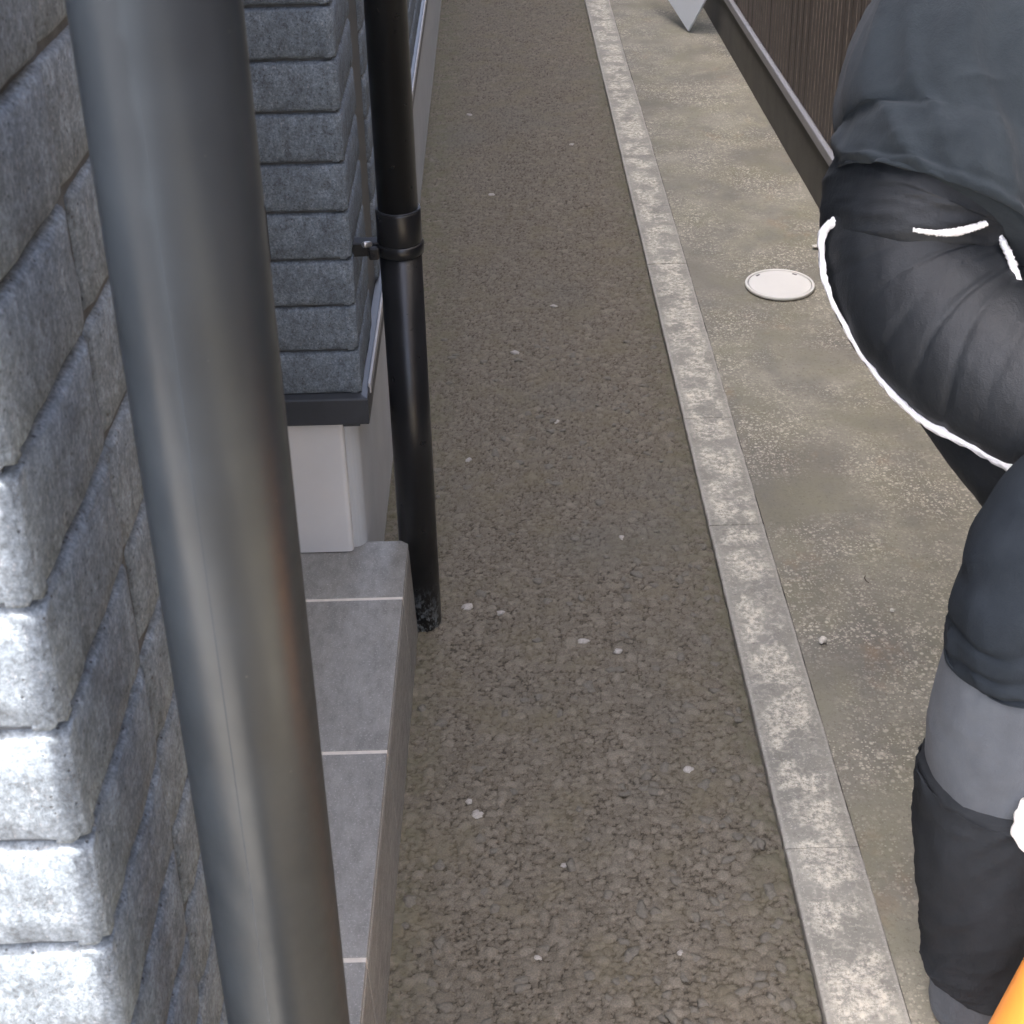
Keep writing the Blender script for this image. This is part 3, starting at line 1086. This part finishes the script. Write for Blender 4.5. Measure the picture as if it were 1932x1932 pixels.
FL1 = [(.387, 1.482, .918), (.367, 1.488, .914), (.353, 1.490, .897), (.3535, 1.475, .862), (.362, 1.450, .830), (.393, 1.425, .779), (.418, 1.390, .752), (.451, 1.365, .728), (.495, 1.328, .719), (.536, 1.290, .708), (.588, 1.250, .69)]
garment('white_edging', 'fleece', fleece(FL1, [.0045, .0052, .0046, .0034, .0028, .0030, .0036, .0048, .0066, .0076, .007], 1.0), 'white fleece edging under the thigh')
FL2 = [(.522, 1.449, .921), (.531, 1.434, .912), (.538, 1.414, .896), (.548, 1.388, .865), (.560, 1.323, .847)]
garment('white_edging', 'fleece', fleece(FL2, [.003, .0036, .004, .0046, .0046], 4.0), 'white fleece edging over the thigh')
FL3 = [(.428, 1.408, .936), (.450, 1.401, .935), (.473, 1.400, .936), (.505, 1.410, .940)]
garment('white_edging', 'fleece', fleece(FL3, [.0018, .0028, .0042, .003], 7.0), 'white fleece edging below the sweatshirt hem')

f6 = folds(6.0, .004, 4, 1.0)


def owr(s, a):
    ph = s * 5.5 - .75 * math.cos(a + .8) + .8 * nz(s * 3, math.cos(a), math.sin(a))
    fr = ph - math.floor(ph) - .5
    return f6(s, a) - .0058 * math.exp(-(fr / .17) ** 2) * min(1, (1 - s) * 7) * (.6 + .8 * abs(nz(math.floor(ph) * 2.3, 4, math.sin(a) * .7)))


# near lower leg: dark gathered layer, grey band, charcoal bulge, grey cuff
garment('trouser_overlayer', 'navy', loft([((.630, 1.245, .70), .050), ((.605, 1.235, .715), .066), ((.578, 1.220, .705), .080), ((.556, 1.208, .660), .088), ((.541, 1.200, .610), .088), ((.536, 1.198, .575), .0865), ((.534, 1.198, .552), .0860), ((.534, 1.198, .545), .0845), ((.534, 1.198, .542), .074)], 80, 110,
        wr=owr, tilt=(0, -.04)), 'charcoal gathered layer ending in a slanted hem below the knee')
garment('trouser_band', 'grey', loft([((.538, 1.202, .565), .060), ((.530, 1.200, .54), .0745), ((.527, 1.200, .48), .081), ((.527, 1.200, .43), .083), ((.527, 1.200, .385), .080), ((.528, 1.2, .35), .075)], 72, 60, wr=folds(9.0, .003, 4, .8)), 'plain grey band below the knee')
garment('trouser_leg', 'char', loft([((.5285, 1.200, .392), .074), ((.5285, 1.200, .390), .0880), ((.529, 1.200, .382), .0902), ((.529, 1.200, .35), .0905), ((.530, 1.200, .300), .089), ((.538, 1.200, .240), .087), ((.545, 1.200, .18), .083), ((.549, 1.200, .13), .079), ((.551, 1.200, .098), .0785), ((.552, 1.200, .088), .068)], 80, 120,
        wr=lambda s, a: folds(11.0, .0065, 6, 2.0, 1.2)(s, a) * min(1, s * 5), tilt=(-.03, 0)), 'charcoal lower trouser leg, loose and creased')
garment('trouser_cuff', 'grey', loft([((.556, 1.200, .13), .066), ((.558, 1.200, .085), .074), ((.563, 1.200, .04), .076), ((.566, 1.198, .014), .074)], 64, 30, wr=folds(13.0, .003, 3, .8)), 'grey trouser cuff over the shoe')
# shoes
for (pts) in ([(.545, 1.255, .046), (.585, 1.205, .050), (.64, 1.150, .042), (.69, 1.100, .034), (.715, 1.075, .030)], [(.69, 1.575, .046), (.735, 1.525, .050), (.785, 1.465, .042), (.815, 1.415, .034), (.825, 1.395, .030)]):
    rad = [.034, .046, .047, .040, .022]
    shoe = child('shoe', bm_mesh(loft([(p, r, .92) for p, r in zip(pts, rad)], 32, 24), smooth=True), 'shoe', person)
    so = loft([((p[0], p[1], .020), r * 1.04, .38) for p, r in zip(pts, rad)], 28, 20)
    for v in so.verts:
        v.co.z = max(.007, min(.030, .018 + (v.co.z - .020) * .7))
    child('sole', bm_mesh(so, smooth=True), 'sole', shoe).matrix_parent_inverse = Matrix.Identity(4)
# pale glove tucked at the knee
gl = bmesh.new()
loft([((.520, 1.108, .430), .008), ((.522, 1.103, .412), .017), ((.525, 1.098, .392), .019), ((.528, 1.096, .375), .010)], 24, 24, wr=lambda s, a: .004 * nz(s * 5, math.cos(a) * 2, math.sin(a) * 2), bm=gl)
garment('white_patch', 'fleece', gl, 'white cloth tag at the side of the lower leg')

# ------------------------------------------------------------------ orange cone in the lower right corner
kx, ky = .551, 1.005
cone = empty('safety_cone', (kx, ky, 0), 'orange safety cone in the lower right corner in front of the trouser leg', 'safety cone')
child('cone_shell', lathe([(.105, .030), (.101, .036), (.020, .455), (.017, .475), (.012, .48), (.008, .474)], 64, (kx, ky), caps=False), 'orange', cone)
child('base', box(kx - .105, kx + .105, ky - .115, ky + .105, .0045, .034, .006), 'orange', cone)

# ------------------------------------------------------------------ twig on the slab
tw = link('twig', bm_mesh(loft([((.6095, 2.060, .0035), .0007), ((.6065, 2.053, .0042), .0010), ((.6075, 2.045, .004), .0009), ((.611, 2.040, .0035), .0006)], 8, 14), smooth=True), 'twig', None, 'short dark curled twig on the concrete slab', 'twig')
